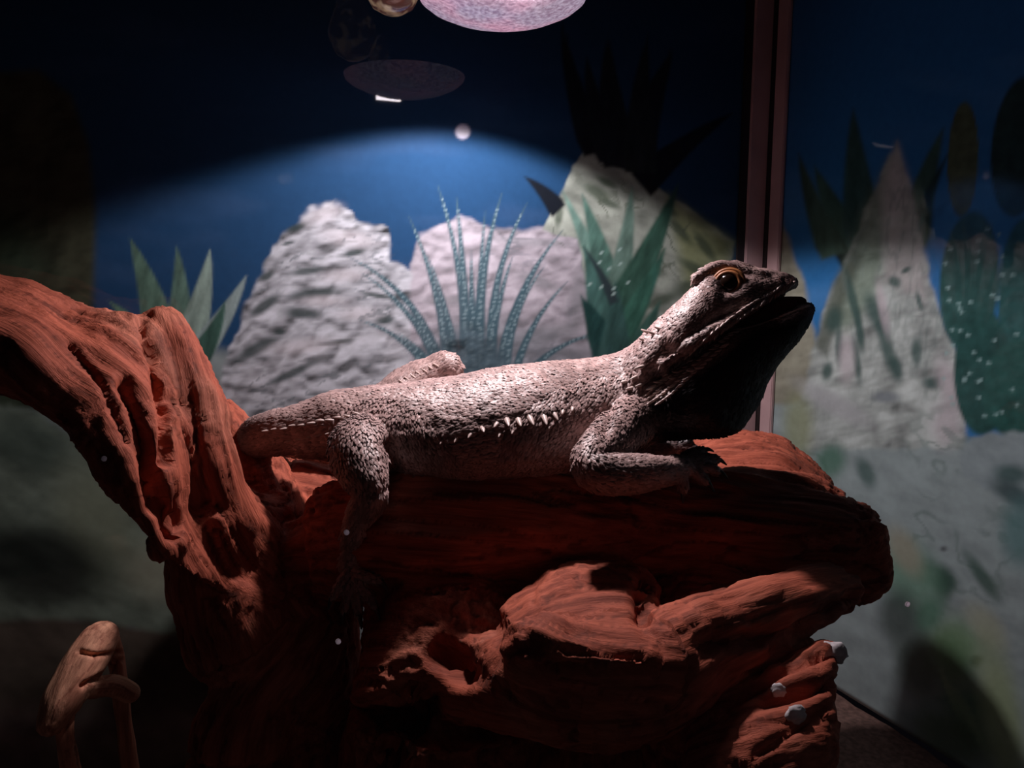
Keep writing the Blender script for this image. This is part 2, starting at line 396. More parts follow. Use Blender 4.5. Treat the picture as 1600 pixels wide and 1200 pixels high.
    for (cx, cy, rx, ry, rt) in ((930, 300, 22, 9, 30), (950, 318, 18, 6, 20), (945, 285, 16, 5, 30), (872, 338, 6, 16, 10), (1060, 360, 24, 7, 50), (1100, 386, 26, 7, 55), (1046, 330, 12, 6, 40),
                                 (1085, 420, 30, 8, 30), (1080, 450, 34, 12, -8), (1020, 420, 18, 8, 30), (1110, 440, 20, 6, 40), (1030, 470, 30, 8, -20)):
        s.blob(cx, cy, rx, ry, (66, 76, 62), rt, .6, alpha=.8)
    s.cracks([(860, 360), (914, 235), (1140, 380), (1150, 640), (935, 640), (925, 470)], 40, 24, 40, (86, 92, 78), 35, .18, .7)
    # spotted aloe
    sd = 0
    for b, t, w_, bd in (((725, 590), (683, 290), 9, 14), ((728, 590), (712, 308), 11, 4), ((700, 590), (638, 338), 9, 12), ((690, 590), (545, 402), 9, 30), ((690, 600), (562, 425), 8, 22),
                         ((745, 590), (757, 330), 9, -3), ((750, 590), (783, 302), 11, -14), ((770, 590), (822, 318), 10, -22), ((780, 590), (878, 360), 10, -20), ((790, 590), (850, 415), 8, -16),
                         ((800, 600), (885, 440), 8, -14), ((700, 600), (610, 470), 8, 16), ((760, 590), (800, 400), 10, -6), ((715, 590), (668, 400), 9, 6), ((738, 590), (735, 390), 10, 0),
                         ((680, 600), (560, 500), 8, 18), ((810, 600), (940, 520), 7, -16), ((690, 600), (620, 520), 8, 8)):
        s.spotted(b, t, w_, bd, (66, 88, 98), sd); sd += 1
    s.poly([(655, 620), (680, 540), (730, 505), (780, 540), (830, 620)], (72, 84, 92), 18, rk*.8, alpha=.75)
    # teal agave in front of the block rock
    for b, t, w_, c in (((955, 480), (878, 300), 20, (104, 132, 122)), ((958, 480), (908, 303), 26, (78, 108, 98)), ((960, 470), (986, 292), 22, (96, 118, 108)), ((965, 490), (1058, 288), 30, (54, 84, 72)),
                        ((945, 540), (912, 385), 30, (68, 100, 94)), ((960, 540), (1038, 388), 24, (58, 98, 84)), ((960, 580), (906, 462), 34, (36, 66, 64)), ((970, 580), (1030, 470), 26, (56, 88, 78)), ((955, 600), (960, 440), 34, (54, 82, 78))):
        s.leaf(b, t, w_, c, 3, 4, s.noise(12, 40, 20, 8, 3)*.4)
    s.leaf((958, 474), (910, 386), 9, (46, 56, 60), 4, 4)
    for k in range(10):
        a = RNG.uniform(0, 1, 2); s.blob(920+a[0]*60, 370+a[1]*90, 4, 2, (170, 190, 185), -40, .6, alpha=.7)
    # dark plant crowning the block rock
    for b, t, w_, c in (((930, 240), (876, 40), 24, (22, 24, 30)), ((970, 260), (948, 60), 34, (30, 32, 34)), ((985, 270), (1050, 80), 36, (30, 30, 34)), ((1010, 280), (1142, 178), 24, (18, 16, 22)),
                        ((1000, 290), (1085, 215), 28, (24, 22, 28)), ((955, 250), (915, 90), 26, (26, 28, 32)), ((1000, 270), (1010, 60), 30, (34, 36, 36))):
        s.leaf(b, t, w_, c, -6, 4, s.noise(16, 40, 0, 12, 3)*.5)
    s.leaf((872, 330), (818, 276), 17, (20, 24, 32), 4, 3)
    s.blob(722, 206, 11, 11, (235, 225, 245), 0, .3)  # pale dot painted into the print for a bright lit spot on the glass
    return np.clip(s.c*np.array([.9, 1.03, 1.05]), 0.002, .9)

# ------------------------------------------------------------------ tank shell
def pane(name, axis, const, us, zs, flip, mat):
    U, Z = np.meshgrid(us, zs); n, m = Z.shape
    P = np.stack([U.ravel(), np.full(U.size, const), Z.ravel()], 1) if axis == 'y' else np.stack([np.full(U.size, const), U.ravel(), Z.ravel()], 1)
    i = np.arange(n*m).reshape(n, m)
    F = np.stack([i[:-1, :-1], i[:-1, 1:], i[1:, 1:], i[1:, :-1]], -1).reshape(-1, 4)
    if flip: F = F[:, ::-1]
    me = bpy.data.meshes.new(name); me.vertices.add(len(P)); me.vertices.foreach_set('co', P.astype(np.float32).ravel())
    me.loops.add(F.size); me.loops.foreach_set('vertex_index', F.astype(np.int32).ravel())
    me.polygons.add(len(F)); me.polygons.foreach_set('loop_start', np.arange(0, F.size, 4, dtype=np.int32))
    me.update(calc_edges=True); set_color(me, paint(P))
    o = link(name, me, mat); md = o.modifiers.new('thick', 'SOLIDIFY'); md.thickness = .004; md.offset = -1
    return tag(o, kind='structure')
xs = np.concatenate([np.linspace(WALL_L, -.13, 40)[:-1], np.linspace(-.13, WALL_X, 440)])
zs = np.concatenate([np.linspace(0, .08, 20)[:-1], np.linspace(.08, .50, 290), np.linspace(.50, ROOF_Z, 12)[1:]])
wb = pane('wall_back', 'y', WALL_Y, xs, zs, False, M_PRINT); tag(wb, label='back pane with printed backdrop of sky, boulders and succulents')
ys = np.concatenate([np.linspace(GLASS_Y, .17, 20)[:-1], np.linspace(.17, WALL_Y, 210)])
wr = pane('wall_right', 'x', WALL_X, ys, zs, True, M_PRINT); tag(wr, label='side pane with printed backdrop of pale rock tower and cactus')
wl = link('wall_left', box_mesh((WALL_L-.004, GLASS_Y, 0), (WALL_L, WALL_Y, ROOF_Z)), M_BLACK); tag(wl, kind='structure', label='dark left side pane')
ce = link('ceiling', box_mesh((WALL_L, GLASS_Y, ROOF_Z), (WALL_X, WALL_Y, ROOF_Z+.006)), M_LID); tag(ce, kind='structure', label='dark lid of the tank')

# floor with a low sand relief
nx, ny = 150, 80
X, Y = np.meshgrid(np.linspace(WALL_L, WALL_X, nx), np.linspace(GLASS_Y, WALL_Y, ny))
P = np.stack([X.ravel(), Y.ravel(), np.zeros(X.size)], 1)
P[:, 2] = np.minimum(0.0, .004*fbm(P*14, 4)-.003) 
i = np.arange(nx*ny).reshape(ny, nx)
fl = link('floor', mesh_from(P, np.stack([i[:-1, :-1], i[:-1, 1:], i[1:, 1:], i[1:, :-1]], -1).reshape(-1, 4)), M_SAND)
tag(fl, kind='structure', label='sandy tank floor')

# corner trim: two pale strips, a dark groove, black silicone beside them
tr = empty('trim_1', (WALL_X, WALL_Y, 0)); tag(tr, kind='structure', label='pale upright corner trim with dark groove')
link('pale_strip', box_mesh((WALL_X-.0235, WALL_Y-.004, 0), (WALL_X-.0045, WALL_Y-.0003, ROOF_Z), .0008), M_TRIM, tr)
link('pale_strip', box_mesh((WALL_X-.004, WALL_Y-.021, 0), (WALL_X-.0003, WALL_Y-.0075, ROOF_Z), .0008), M_TRIM, tr)
link('groove_seal', box_mesh((WALL_X-.0045, WALL_Y-.0075, 0), (WALL_X-.0003, WALL_Y-.0003, ROOF_Z)), M_SEAL, tr)
link('edge_seal', box_mesh((WALL_X-.031, WALL_Y-.002, 0), (WALL_X-.0235, WALL_Y-.0003, ROOF_Z)), M_SEAL, tr)

# front glass with dried water spots
mg, nt, b = mat_new('front_glass'); b.inputs['Base Color'].default_value = (1, 1, 1, 1); b.inputs['Roughness'].default_value = 0
b.inputs['Transmission Weight'].default_value = 1; b.inputs['IOR'].default_value = 1.45
gl = link('window_1', box_mesh((WALL_L, GLASS_Y-.004, 0), (WALL_X, GLASS_Y, ROOF_Z)), mg); tag(gl, kind='structure', label='clear front glass pane of the tank')
M_SPOT, nt, b = mat_new('dried_water')
tl = nd(nt, 'ShaderNodeBsdfTranslucent'); tl.inputs[0].default_value = (.8, .75, .8, 1)
nt.links.new(tl.outputs[0], nt.nodes['Material Output'].inputs['Surface'])
for (px, py, rpx) in ((164, 713, 4), (525, 995, 4), (1402, 937, 4), (538, 827, 4)):
    r_ = ray(px, py); c = CAM + r_*((GLASS_Y+.0002)/r_[1]); rr = rpx/F_PX*((c-CAM)@C_F)
    v = [c + np.array([math.cos(q)*rr, 0, math.sin(q)*rr]) for q in np.linspace(0, 2*math.pi, 14, endpoint=False)]
    v2 = [p + np.array([0, .0003, 0]) for p in v]
    f = [tuple(range(14)), tuple(range(27, 13, -1))] + [(k, 14+k, 14+(k+1) % 14, (k+1) % 14) for k in range(14)]
    link('water_spot', mesh_from(v+v2, f, False), M_SPOT, gl)
#==OBJECTS==
# ------------------------------------------------------------------ wood
def wood_material(name, hue):
    m, nt, b = mat_new(name)
    g = nd(nt, 'ShaderNodeAttribute', attribute_name='grain'); c = nd(nt, 'ShaderNodeAttribute', attribute_name='col')
    n1 = nd(nt, 'ShaderNodeTexNoise', i_Scale=260.0, i_Detail=6.0, i_Roughness=.65); nt.links.new(g.outputs['Vector'], n1.inputs['Vector'])
    n2 = nd(nt, 'ShaderNodeTexNoise', i_Scale=900.0, i_Detail=3.0); nt.links.new(g.outputs['Vector'], n2.inputs['Vector'])
    r = nd(nt, 'ShaderNodeValToRGB'); r.color_ramp.elements[0].position = .32; r.color_ramp.elements[1].position = .62
    r.color_ramp.elements[0].color = (.45, .36, .34, 1); r.color_ramp.elements[1].color = (1.12, 1.08, 1.05, 1)
    nt.links.new(n1.outputs['Fac'], r.inputs[0])
    mx = nd(nt, 'ShaderNodeVectorMath', operation='MULTIPLY'); nt.links.new(c.outputs['Color'], mx.inputs[0]); nt.links.new(r.outputs[0], mx.inputs[1])
    nt.links.new(mx.outputs[0], b.inputs['Base Color'])
    ad = nd(nt, 'ShaderNodeMath', operation='ADD'); nt.links.new(n1.outputs['Fac'], ad.inputs[0])
    ml = nd(nt, 'ShaderNodeMath', operation='MULTIPLY'); ml.inputs[1].default_value = .4; nt.links.new(n2.outputs['Fac'], ml.inputs[0]); nt.links.new(ml.outputs[0], ad.inputs[1])
    bp = nd(nt, 'ShaderNodeBump', i_Strength=.6, i_Distance=.0016); nt.links.new(ad.outputs[0], bp.inputs['Height']); nt.links.new(bp.outputs[0], b.inputs['Normal'])
    b.inputs['Roughness'].default_value = .75; b.inputs['Specular IOR Level'].default_value = .25
    return m
M_WOOD = wood_material('driftwood', 0)

def grain_coords(co, lines):
    """coordinates that run along each limb: slow along the fibres, fast across them"""
    S = np.vstack(lines); T = np.vstack([np.gradient(l, axis=0) for l in lines]); T /= np.linalg.norm(T, axis=1)[:, None]+1e-12
    U = np.concatenate([np.concatenate([[0], np.cumsum(np.linalg.norm(np.diff(l, axis=0), axis=1))])+k*.7 for k, l in enumerate(lines)])
    g = np.empty_like(co)
    for k in range(0, len(co), 20000):
        q = co[k:k+20000]; d2 = ((q[:, None, :]-S[None])**2).sum(-1); j = d2.argmin(1)
        r_ = q-S[j]; al = (r_*T[j]).sum(1); per = r_-al[:, None]*T[j]; u = U[j]+al
        g[k:k+20000] = per + np.stack([u*.075, u*.055, u*.065], 1)
    return g

def carve(co, no, strokes):
    """grooves and hollows cut along strokes seen on the near side"""
    px, py, d = project(co); q = np.stack([px, py], 1); view = co-CAM; view /= np.linalg.norm(view, axis=1)[:, None]
    front = smooth(-.05, .35, -(no*view).sum(1)); off = np.zeros(len(co))
    for pts, w_, dep in strokes:
        pts = np.asarray(pts, float); dist = np.full(len(q), 1e9)
        for k in range(max(1, len(pts)-1)):
            a, b_ = pts[k], pts[min(k+1, len(pts)-1)]; ab = b_-a
            t = np.clip(((q-a)@ab)/(ab@ab+1e-9), 0, 1); dist = np.minimum(dist, np.linalg.norm(q-(a+t[:, None]*ab), axis=1))
        off += dep*np.exp(-(dist/w_)**2)
    return co - no*(off*front)[:, None]

def wood_finish(me, lines, strokes, amp=1.0, base=(180, 98, 76)):
    co, no = get_co(me), get_no(me)
    g = grain_coords(co, lines)
    big = .7*fbm(co*20, 3); ridge = 1-np.abs(fbm(g*95+3.1, 3)); fine = 1-np.abs(fbm(g*260+9.7, 2)); crack = np.clip(np.abs(fbm(g*70+41, 2))-.01, 0, .07)/.07
    off = amp*(.0045*big + .0030*(ridge-.7) + .0010*(fine-.7) - .0022*(1-crack)*smooth(-.2, .5, fbm(co*30+7, 2)))
    co = co + no*off[:, None]; put_co(me, co)
    if strokes: put_co(me, carve(co, get_no(me), strokes))
    col = lin(base)*(1 + .22*fbm(g*40+5, 3) + .12*big)[:, None]
    col = col*np.where(crack < .5, .55, 1)[:, None]
    pale = smooth(.15, .6, fbm(co*16+8, 3))[:, None]
    col = col*(1-pale*.5) + lin((206, 136, 112))*pale*.5
    set_color(me, np.clip(col, .005, .8)); set_vec(me, g, 'grain')

def below(px, py, d, z=0.0, shift=(0, 0)):
    p = at(px, py, d).copy(); p[0] += shift[0]; p[1] += shift[1]; p[2] = z; return p

def loft2(B, pairs, n=6, seg=28, power=2.2, ds=0.0):       # like loft, with separate depths for the two edges: (tx,ty,td,bx,by,bd,hw)
    P = catmull(pairs, n) + np.array([0, 0, ds, 0, 0, ds, 0]); rings = []; cs = []
    for tx, ty, td, bx, by, bd, hw in P:
        A = at(tx, ty, td); Bq = at(bx, by, bd); c = (A+Bq)/2; h = (A-Bq)/2; cs.append(c)
        lat = np.cross(h/np.linalg.norm(h), C_R); lat *= hw/np.linalg.norm(lat)
        if lat@H_F > 0: lat = -lat
        rings.append([c + lat*math.copysign(abs(math.cos(q))**(2/power), math.cos(q)) + h*math.copysign(abs(math.sin(q))**(2/power), math.sin(q)) for q in np.linspace(0, 2*math.pi, seg, endpoint=False)])
    B.shell(rings); B.lines.append(np.array(cs))

L = Blob()
# trunk lying across
loft2(L, [(505, 775, .392, 505, 930, .372, .036), (560, 752, .392, 560, 940, .368, .044), (640, 746, .392, 640, 940, .365, .050), (800, 745, .395, 800, 930, .365, .054), (920, 765, .400, 920, 928, .37, .056), (1000, 788, .405, 1000, 925, .37, .056),
          (1120, 794, .415, 1120, 922, .375, .056), (1200, 798, .415, 1200, 918, .375, .052), (1255, 804, .415, 1255, 905, .375, .046), (1295, 812, .41, 1295, 895, .38, .036)], power=2.8, ds=.046)
# broad top face sloping towards the viewer at its right end
loft2(L, [(900, 748, .47, 900, 822, .41, .012), (1000, 730, .485, 1000, 818, .412, .013), (1080, 700, .508, 1080, 808, .416, .013), (1140, 688, .515, 1140, 804, .418, .013), (1205, 692, .515, 1205, 806, .42, .013),
          (1255, 726, .505, 1250, 808, .422, .012), (1300, 768, .485, 1295, 812, .424, .011)], power=3.2)
# front slab, undercut, with the squared-off end
loft2(L, [(430, 838, .415, 430, 910, .43, .014), (560, 796, .402, 560, 905, .430, .018), (760, 784, .398, 760, 905, .430, .020), (950, 786, .396, 950, 905, .428, .021), (1100, 784, .396, 1100, 912, .424, .021), (1230, 786, .396, 1230, 915, .422, .020),
          (1310, 790, .396, 1310, 914, .420, .019), (1354, 796, .396, 1356, 906, .414, .017), (1368, 806, .396, 1368, 885, .410, .014)], power=5.0)
# left arm: a split, flattened limb rising out of the trunk
loft2(L, [(-130, 430, .378, -130, 560, .315, .020), (-60, 448, .38, -60, 570, .318, .021), (20, 456, .382, 10, 592, .320, .022), (85, 462, .386, 62, 630, .322, .023), (160, 494, .388, 118, 700, .325, .024),
          (235, 504, .390, 185, 775, .330, .025), (290, 560, .388, 240, 850, .332, .024), (315, 660, .386, 282, 890, .342, .022), (345, 775, .400, 340, 920, .372, .022), (400, 850, .420, 400, 940, .405, .022)])
L.tube([(at(254, 497, .390), .0095), (at(276, 548, .385), .0125), (at(300, 625, .379), .016), (at(318, 705, .376), .017), (at(345, 790, .388), .018), (at(390, 880, .412), .024), (at(450, 960, .425), .030)])
L.tube([(at(268, 840, .345), .010), (at(250, 862, .345), .008)], n=3, line=False)
L.tube([(at(322, 800, .378), .018), (at(335, 880, .395), .022), (at(390, 990, .412), .034)])
# lit hump under the tail
loft2(L, [(395, 730, .486, 420, 845, .436, .010), (440, 716, .494, 452, 868, .436, .012), (485, 716, .496, 478, 872, .436, .012), (525, 730, .494, 505, 860, .438, .011), (560, 752, .49, 540, 860, .44, .011)])
# ridge behind the tail, joining limb and trunk
L.tube([(at(350, 640, .452), .009), (at(366, 690, .455), .017), (at(396, 755, .455), .022), (at(420, 830, .44), .024)])
L.tube([(at(332, 775, .385), .016), (at(368, 812, .410), .018), (at(412, 825, .44), .020)])
# pillars down to the floor
L.tube([(at(455, 930, .435), .036), (at(455, 1060, .43), .040), (below(455, 1060, .43, .08), .05), (below(455, 1060, .43, .022), .055)])
L.tube([(at(700, 930, .42), .045), (at(710, 1080, .385), .050), (below(710, 1080, .385, .08), .06), (below(710, 1080, .385, .022), .065)])
L.tube([(at(1090, 915, .440), .044), (at(1120, 1050, .375), .042), (at(1135, 1180, .345), .040), (below(1160, 1180, .34, .05), .045), (below(1160, 1180, .34, .022), .05)])
# lit ledge jutting forward
L.tube([(at(640, 1075, .385), .018), (at(720, 1060, .355), .019), (at(800, 1060, .325), .020), (at(900, 1078, .306), .022), (at(985, 1070, .309), .020), (at(1100, 1000, .318), .018), (at(1220, 948, .342), .016), (at(1305, 914, .365), .012)])
L.tube([(at(830, 1010, .300), .014), (at(900, 1030, .296), .013), (at(990, 1030, .298), .010)])
loft2(L, [(780, 965, .35, 790, 1050, .300, .010), (850, 920, .370, 850, 1055, .291, .012), (915, 893, .385, 910, 1060, .288, .013), (985, 896, .385, 985, 1058, .290, .012), (1020, 930, .368, 1022, 1045, .300, .010)], power=2.8)
# lower right chunk with rows of fibres
loft2(L, [(1085, 1130, .318, 1060, 1260, .280, .012), (1150, 1075, .320, 1130, 1260, .276, .014), (1220, 1035, .322, 1205, 1260, .276, .014), (1272, 1010, .324, 1264, 1260, .278, .013), (1292, 1006, .324, 1288, 1260, .282, .010)], power=3)
L.tube([(at(1130, 1200, .33), .02), (at(1200, 1100, .345), .024), (at(1230, 1040, .36), .02)])
# lower left bulge
L.tube([(at(450, 1030, .41), .022), (at(405, 1085, .402), .024), (at(384, 1165, .396), .028), (at(384, 1300, .39), .032), (below(384, 1300, .39, .02), .034)])
L.tube([(at(700, 1130, .375), .022), (at(640, 1240, .36), .03), (below(640, 1240, .36, .02), .04)])
L.tube([(at(950, 1130, .375), .03), (at(930, 1260, .36), .04), (below(930, 1260, .36, .02), .045)])
me_log = L.melt(.0019, 3, .5)
co = get_co(me_log); co[:, 2] = np.maximum(co[:, 2], 0.0); put_co(me_log, co)
wood_finish(me_log, L.lines, [
    ([(222, 500), (240, 560), (258, 640), (262, 720)], 8, .006), ([(195, 600), (215, 660), (232, 720), (240, 790)], 10, .009), ([(232, 690), (250, 760), (270, 830)], 10, .008),
    ([(110, 540), (160, 600), (200, 690)], 5, .003), ([(300, 620), (310, 700), (325, 780)], 5, .003), ([(480, 770), (488, 800)], 3, .003), ([(452, 715), (456, 728)], 3, .003),
    ([(700, 1020), (715, 1045)], 22, .014), ([(640, 1100), (600, 1180)], 34, .016), ([(1000, 905), (1000, 960)], 12, .006), ([(830, 1040), (1010, 1040)], 7, .005), ([(880, 1012), (1000, 1022)], 5, .004),
    ([(1130, 1100), (1220, 1045), (1300, 1015)], 4, .004), ([(1190, 1090), (1310, 1062)], 9, .006), ([(1170, 1180), (1300, 1090)], 5, .003), ([(1100, 1000), (1240, 985), (1330, 935)], 16, .006)])
# flush break of the lower right chunk
log = link('driftwood_log', me_log, M_WOOD)
tag(log, 'big reddish-brown driftwood log with a split limb, under the lizard', 'driftwood')
LOG_BVH = BVHTree.FromPolygons([tuple(v.co) for v in me_log.vertices], [tuple(p.vertices) for p in me_log.polygons])

S = Blob()
S.tube([(at(78, 1132, .392), .0072), (at(100, 1088, .398), .0100), (at(130, 1035, .408), .0106), (at(156, 996, .420), .0092), (at(170, 1004, .432), .0060), (at(186, 1060, .440), .0042), (below(196, 1060, .442, .0), .005)])
S.tube([(at(98, 1100, .400), .006), (at(104, 1160, .400), .005), (at(112, 1215, .398), .006), (below(114, 1215, .398, .0), .007)])
S.tube([(at(140, 1075, .408), .005), (at(175, 1070, .418), .0055), (at(205, 1082, .424), .005)])
me_st = S.melt(.0012, 3, .5)
co = get_co(me_st); co[:, 2] = np.maximum(co[:, 2], 0.0); put_co(me_st, co)
wood_finish(me_st, S.lines, [([(125, 1016), (150, 1022), (170, 1020), (190, 1018)], 3, .004), ([(130, 1070), (165, 1052), (190, 1030)], 4, .004)], .35, (250, 172, 142))
tag(link('driftwood_stick', me_st, M_WOOD), 'small smooth forked driftwood stick beside the big log', 'driftwood')

# white droppings on the wood
M_WHITE = plain('dried_dropping', (.62, .58, .6), .85, 400, .2)
def hit(bvh, px, py, start=.0):
    r_ = ray(px, py); o = CAM + r_*start
    loc, nor, _, _ = bvh.ray_cast(Vector(o), Vector(r_/np.linalg.norm(r_)))
    return (None, None) if loc is None else (np.array(loc), np.array(nor))
for px, py, sx, lab in ((1297, 1016, .0052, 'white dropping on the broken right edge of the log'), (1211, 1075, .0030, 'small round white dropping on the lower fibres of the log'), (1238, 1112, .0042, 'smeared pale dropping low on the log')):
    c, n_ = hit(LOG_BVH, px, py)
    k = 0
    while c is None and k < 8: k += 1; c, n_ = hit(LOG_BVH, px-6*k, py)
    if c is None: continue
    bm = bmesh.new(); bmesh.ops.create_icosphere(bm, subdivisions=3, radius=1)
    q = Vector(n_).to_track_quat('Z', 'Y').to_matrix()
    for v in bm.verts:
        k = 1 + .35*float(fbm(np.array([list(v.co)])*1.6+px, 2)[0])
        v.co = Vector(c) + q@Vector((v.co.x*sx*k, v.co.y*sx*k*.8, v.co.z*sx*.45*k))
    me = bpy.data.meshes.new('d'); bm.to_mesh(me); bm.free(); me.polygons.foreach_set('use_smooth', [True]*len(me.polygons))
    tag(link('dropping', me, M_WHITE), lab, 'dropping')

# ------------------------------------------------------------------ the lizard
D0 = .425; SH = D0-.370; SC = D0/.370; TURN = .56
B = Blob()
hw = lambda v: v*1.1
B.loft([((470, 630), (470, 712), D0-0.0000, SC*.0125), ((510, 614), (510, 715), D0-0.0000, SC*.017), ((560, 607), (560, 722), D0-0.0000, SC*.023), ((620, 601), (620, 742), D0-0.0000, SC*.031), ((700, 592), (700, 752), D0-0.0000, SC*.038), ((780, 576), (780, 754), D0-0.0000, SC*.041),
        ((860, 567), (860, 750), D0-0.0000, SC*.039), ((920, 562), (920, 738), D0-0.0000, SC*.034), ((965, 552), (970, 712), D0-0.0038, SC*.028), ((1003, 528), (1012, 690), D0-0.0105, SC*.023), ((1025, 508), (1050, 672), D0-0.0156, SC*.020)], power=2.15)
skull = [((985, 545), (1000, 640), D0-0.0080, SC*.019), ((1020, 508), (1030, 610), D0-0.0135, SC*.0205), ((1055, 476), (1070, 578), D0-0.0198, SC*.022), ((1085, 446), (1108, 545), D0-0.0256, SC*.0225), ((1108, 422), (1135, 520), D0-0.0298, SC*.0205), ((1135, 414), (1158, 503), D0-0.0340, SC*.0185),
         ((1165, 418), (1180, 489), D0-0.0384, SC*.0155), ((1200, 422), (1207, 470), D0-0.0436, SC*.0115), ((1225, 428), (1229, 454), D0-0.0476, SC*.008), ((1238, 436), (1240, 446), D0-0.0496, SC*.0045)]
B.loft(skull, power=2.2, turn=TURN, taper=.38)
B.loft([((985, 600), (990, 690), D0-0.0072, SC*.020), ((1040, 585), (1075, 682), D0-0.0190, SC*.0235), ((1095, 552), (1140, 676), D0-0.0291, SC*.0235), ((1125, 530), (1172, 640), D0-0.0343, SC*.0215), ((1150, 512), (1194, 592), D0-0.0383, SC*.0195), ((1185, 502), (1222, 553), D0-0.0436, SC*.0155), ((1225, 487), (1246, 525), D0-0.0490, SC*.012),
        ((1252, 474), (1260, 502), D0-0.0525, SC*.0085), ((1263, 474), (1266, 486), D0-0.0539, SC*.0045)], power=2.2, turn=TURN)
# tail: bends away over the wood and hangs down its far side
tail = [(at(540, 664, D0), .0160), (at(480, 669, D0), .0138), (at(440, 674, D0+.002), .0126), (at(412, 680, D0+.010), .0118), (at(402, 684, D0+.024), .0108), (at(416, 684, D0+.040), .0098), (at(455, 690, D0+.050), .0088), (at(520, 706, D0+.056), .0076), (at(600, 738, D0+.060), .0064), (at(680, 775, D0+.064), .0052), (at(750, 810, D0+.068), .004), (at(800, 850, D0+.072), .003)]
B.tube(tail, n=8)
def limb(*p): B.tube([(at(x, y, d+SH), r_*SC) for x, y, d, r_ in p], n=6)
# near hind leg
limb((575, 690, .352, .014), (562, 702, .336, .0140), (567, 735, .325, .0112), (579, 768, .320, .0075), (566, 800, .327, .0068), (552, 845, .331, .006), (546, 885, .330, .0052))
for tx, ty in ((520, 930), (538, 950), (560, 958), (584, 945), (590, 905)):
    limb((548, 885, .330, .004), ((548*2+tx)/3, (885*2+ty)/3+2, .325, .0026), (tx, ty, .322, .0017))
# far hind leg, knee showing above the back
limb((590, 650, .388, .013), (640, 608, .405, .012), (675, 588, .412, .0105), (698, 574, .414, .0085), (690, 600, .416, .007), (655, 660, .420, .006), (640, 700, .421, .005))
# near front leg
limb((1002, 638, .350, .0130), (975, 664, .334, .0112), (940, 700, .315, .0095), (922, 727, .307, .0088), (952, 738, .305, .0088), (1000, 738, .310, .0076), (1042, 734, .322, .0058), (1060, 728, .330, .0055))
for tx, ty, dd in ((1094, 704, .344), (1114, 717, .342), (1116, 735, .336), (1098, 750, .330), (1064, 762, .325)):
    limb((1058, 729, .330, .0045), ((1058+tx)/2, (729+ty)/2-4, (dd+.330)/2, .003), (tx, ty, dd, .0022))
# far front leg
limb((1010, 640, .388, .012), (985, 668, .400, .010), (960, 700, .405, .009), (1010, 705, .408, .007), (1045, 700, .408, .0055))
for tx, ty in ((1075, 690), (1082, 700), (1075, 712)):
    limb((1045, 700, .408, .004), (tx, ty, .407, .002))
# brow ridges
for sd in (-1, 1):
    o = -(H_F*math.cos(TURN)+C_R*math.sin(TURN))*sd*SC
    B.tube([(at(1098, 438, D0-0.0258)+o*.0105, .0028), (at(1115, 424, D0-0.0287)+o*.0090, .0032), (at(1138, 418, D0-0.0326)+o*.0080, .0032), (at(1165, 423, D0-0.0371)+o*.0070, .0024), (at(1200, 430, D0-0.0430)+o*.0065, .002)], n=4, line=False)
    B.tube([(at(1060, 560, D0-0.0194)+o*.0228, .0028), (at(1110, 527, D0-0.0278)+o*.0222, .0030), (at(1150, 502, D0-0.0346)+o*.0192, .0028), (at(1200, 468, D0-0.0430)+o*.0120, .0022)], n=4, line=False)
me_b = B.melt(.00095, 3, .5)
co, no = get_co(me_b), get_no(me_b)
co = carve(co, no, [([(1136, 443), (1137, 443)], 15, .0040), ([(1040, 548), (1052, 560)], 15, .004), ([(1020, 575), (1030, 590)], 12, .003), ([(1222, 437), (1223, 437)], 3, .002), ([(605, 690), (618, 735)], 7, .003), ([(952, 640), (945, 668)], 9, .003)])
co = co + no*(.0005*fbm(co*120, 3))[:, None]
put_co(me_b, co); co, no = get_co(me_b), get_no(me_b)
px, py, dd = project(co)
# hide colours: warm grey back, dark belly, black beard, fleshy mouth
def inpoly(x, y, pts, blur):
    s_ = Painter.__new__(Painter); s_.x, s_.y = x, y; s_.q = np.stack([x, y], 1); return s_.poly_w(pts, blur)
mot = fbm(co*60, 3)
hide = lin((146, 122, 118))*(1+.25*mot)[:, None]
beard = inpoly(px, py, [(1010, 628), (1060, 600), (1120, 556), (1180, 512), (1240, 496), (1280, 480), (1260, 540), (1210, 640), (1120, 710), (1030, 690)], 10)
hide += (np.array([.010, .006, .007])-hide)*beard[:, None]
mouth = inpoly(px, py, [(1146, 511), (1200, 474), (1232, 453), (1252, 472), (1190, 500)], 4)*smooth(-.6, .4, -np.abs((no*H_F).sum(1))+.5)
hide += (lin((120, 52, 52))-hide)*mouth[:, None]
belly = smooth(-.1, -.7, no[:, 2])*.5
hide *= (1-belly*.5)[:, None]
set_color(me_b, np.clip(hide, .004, .8))
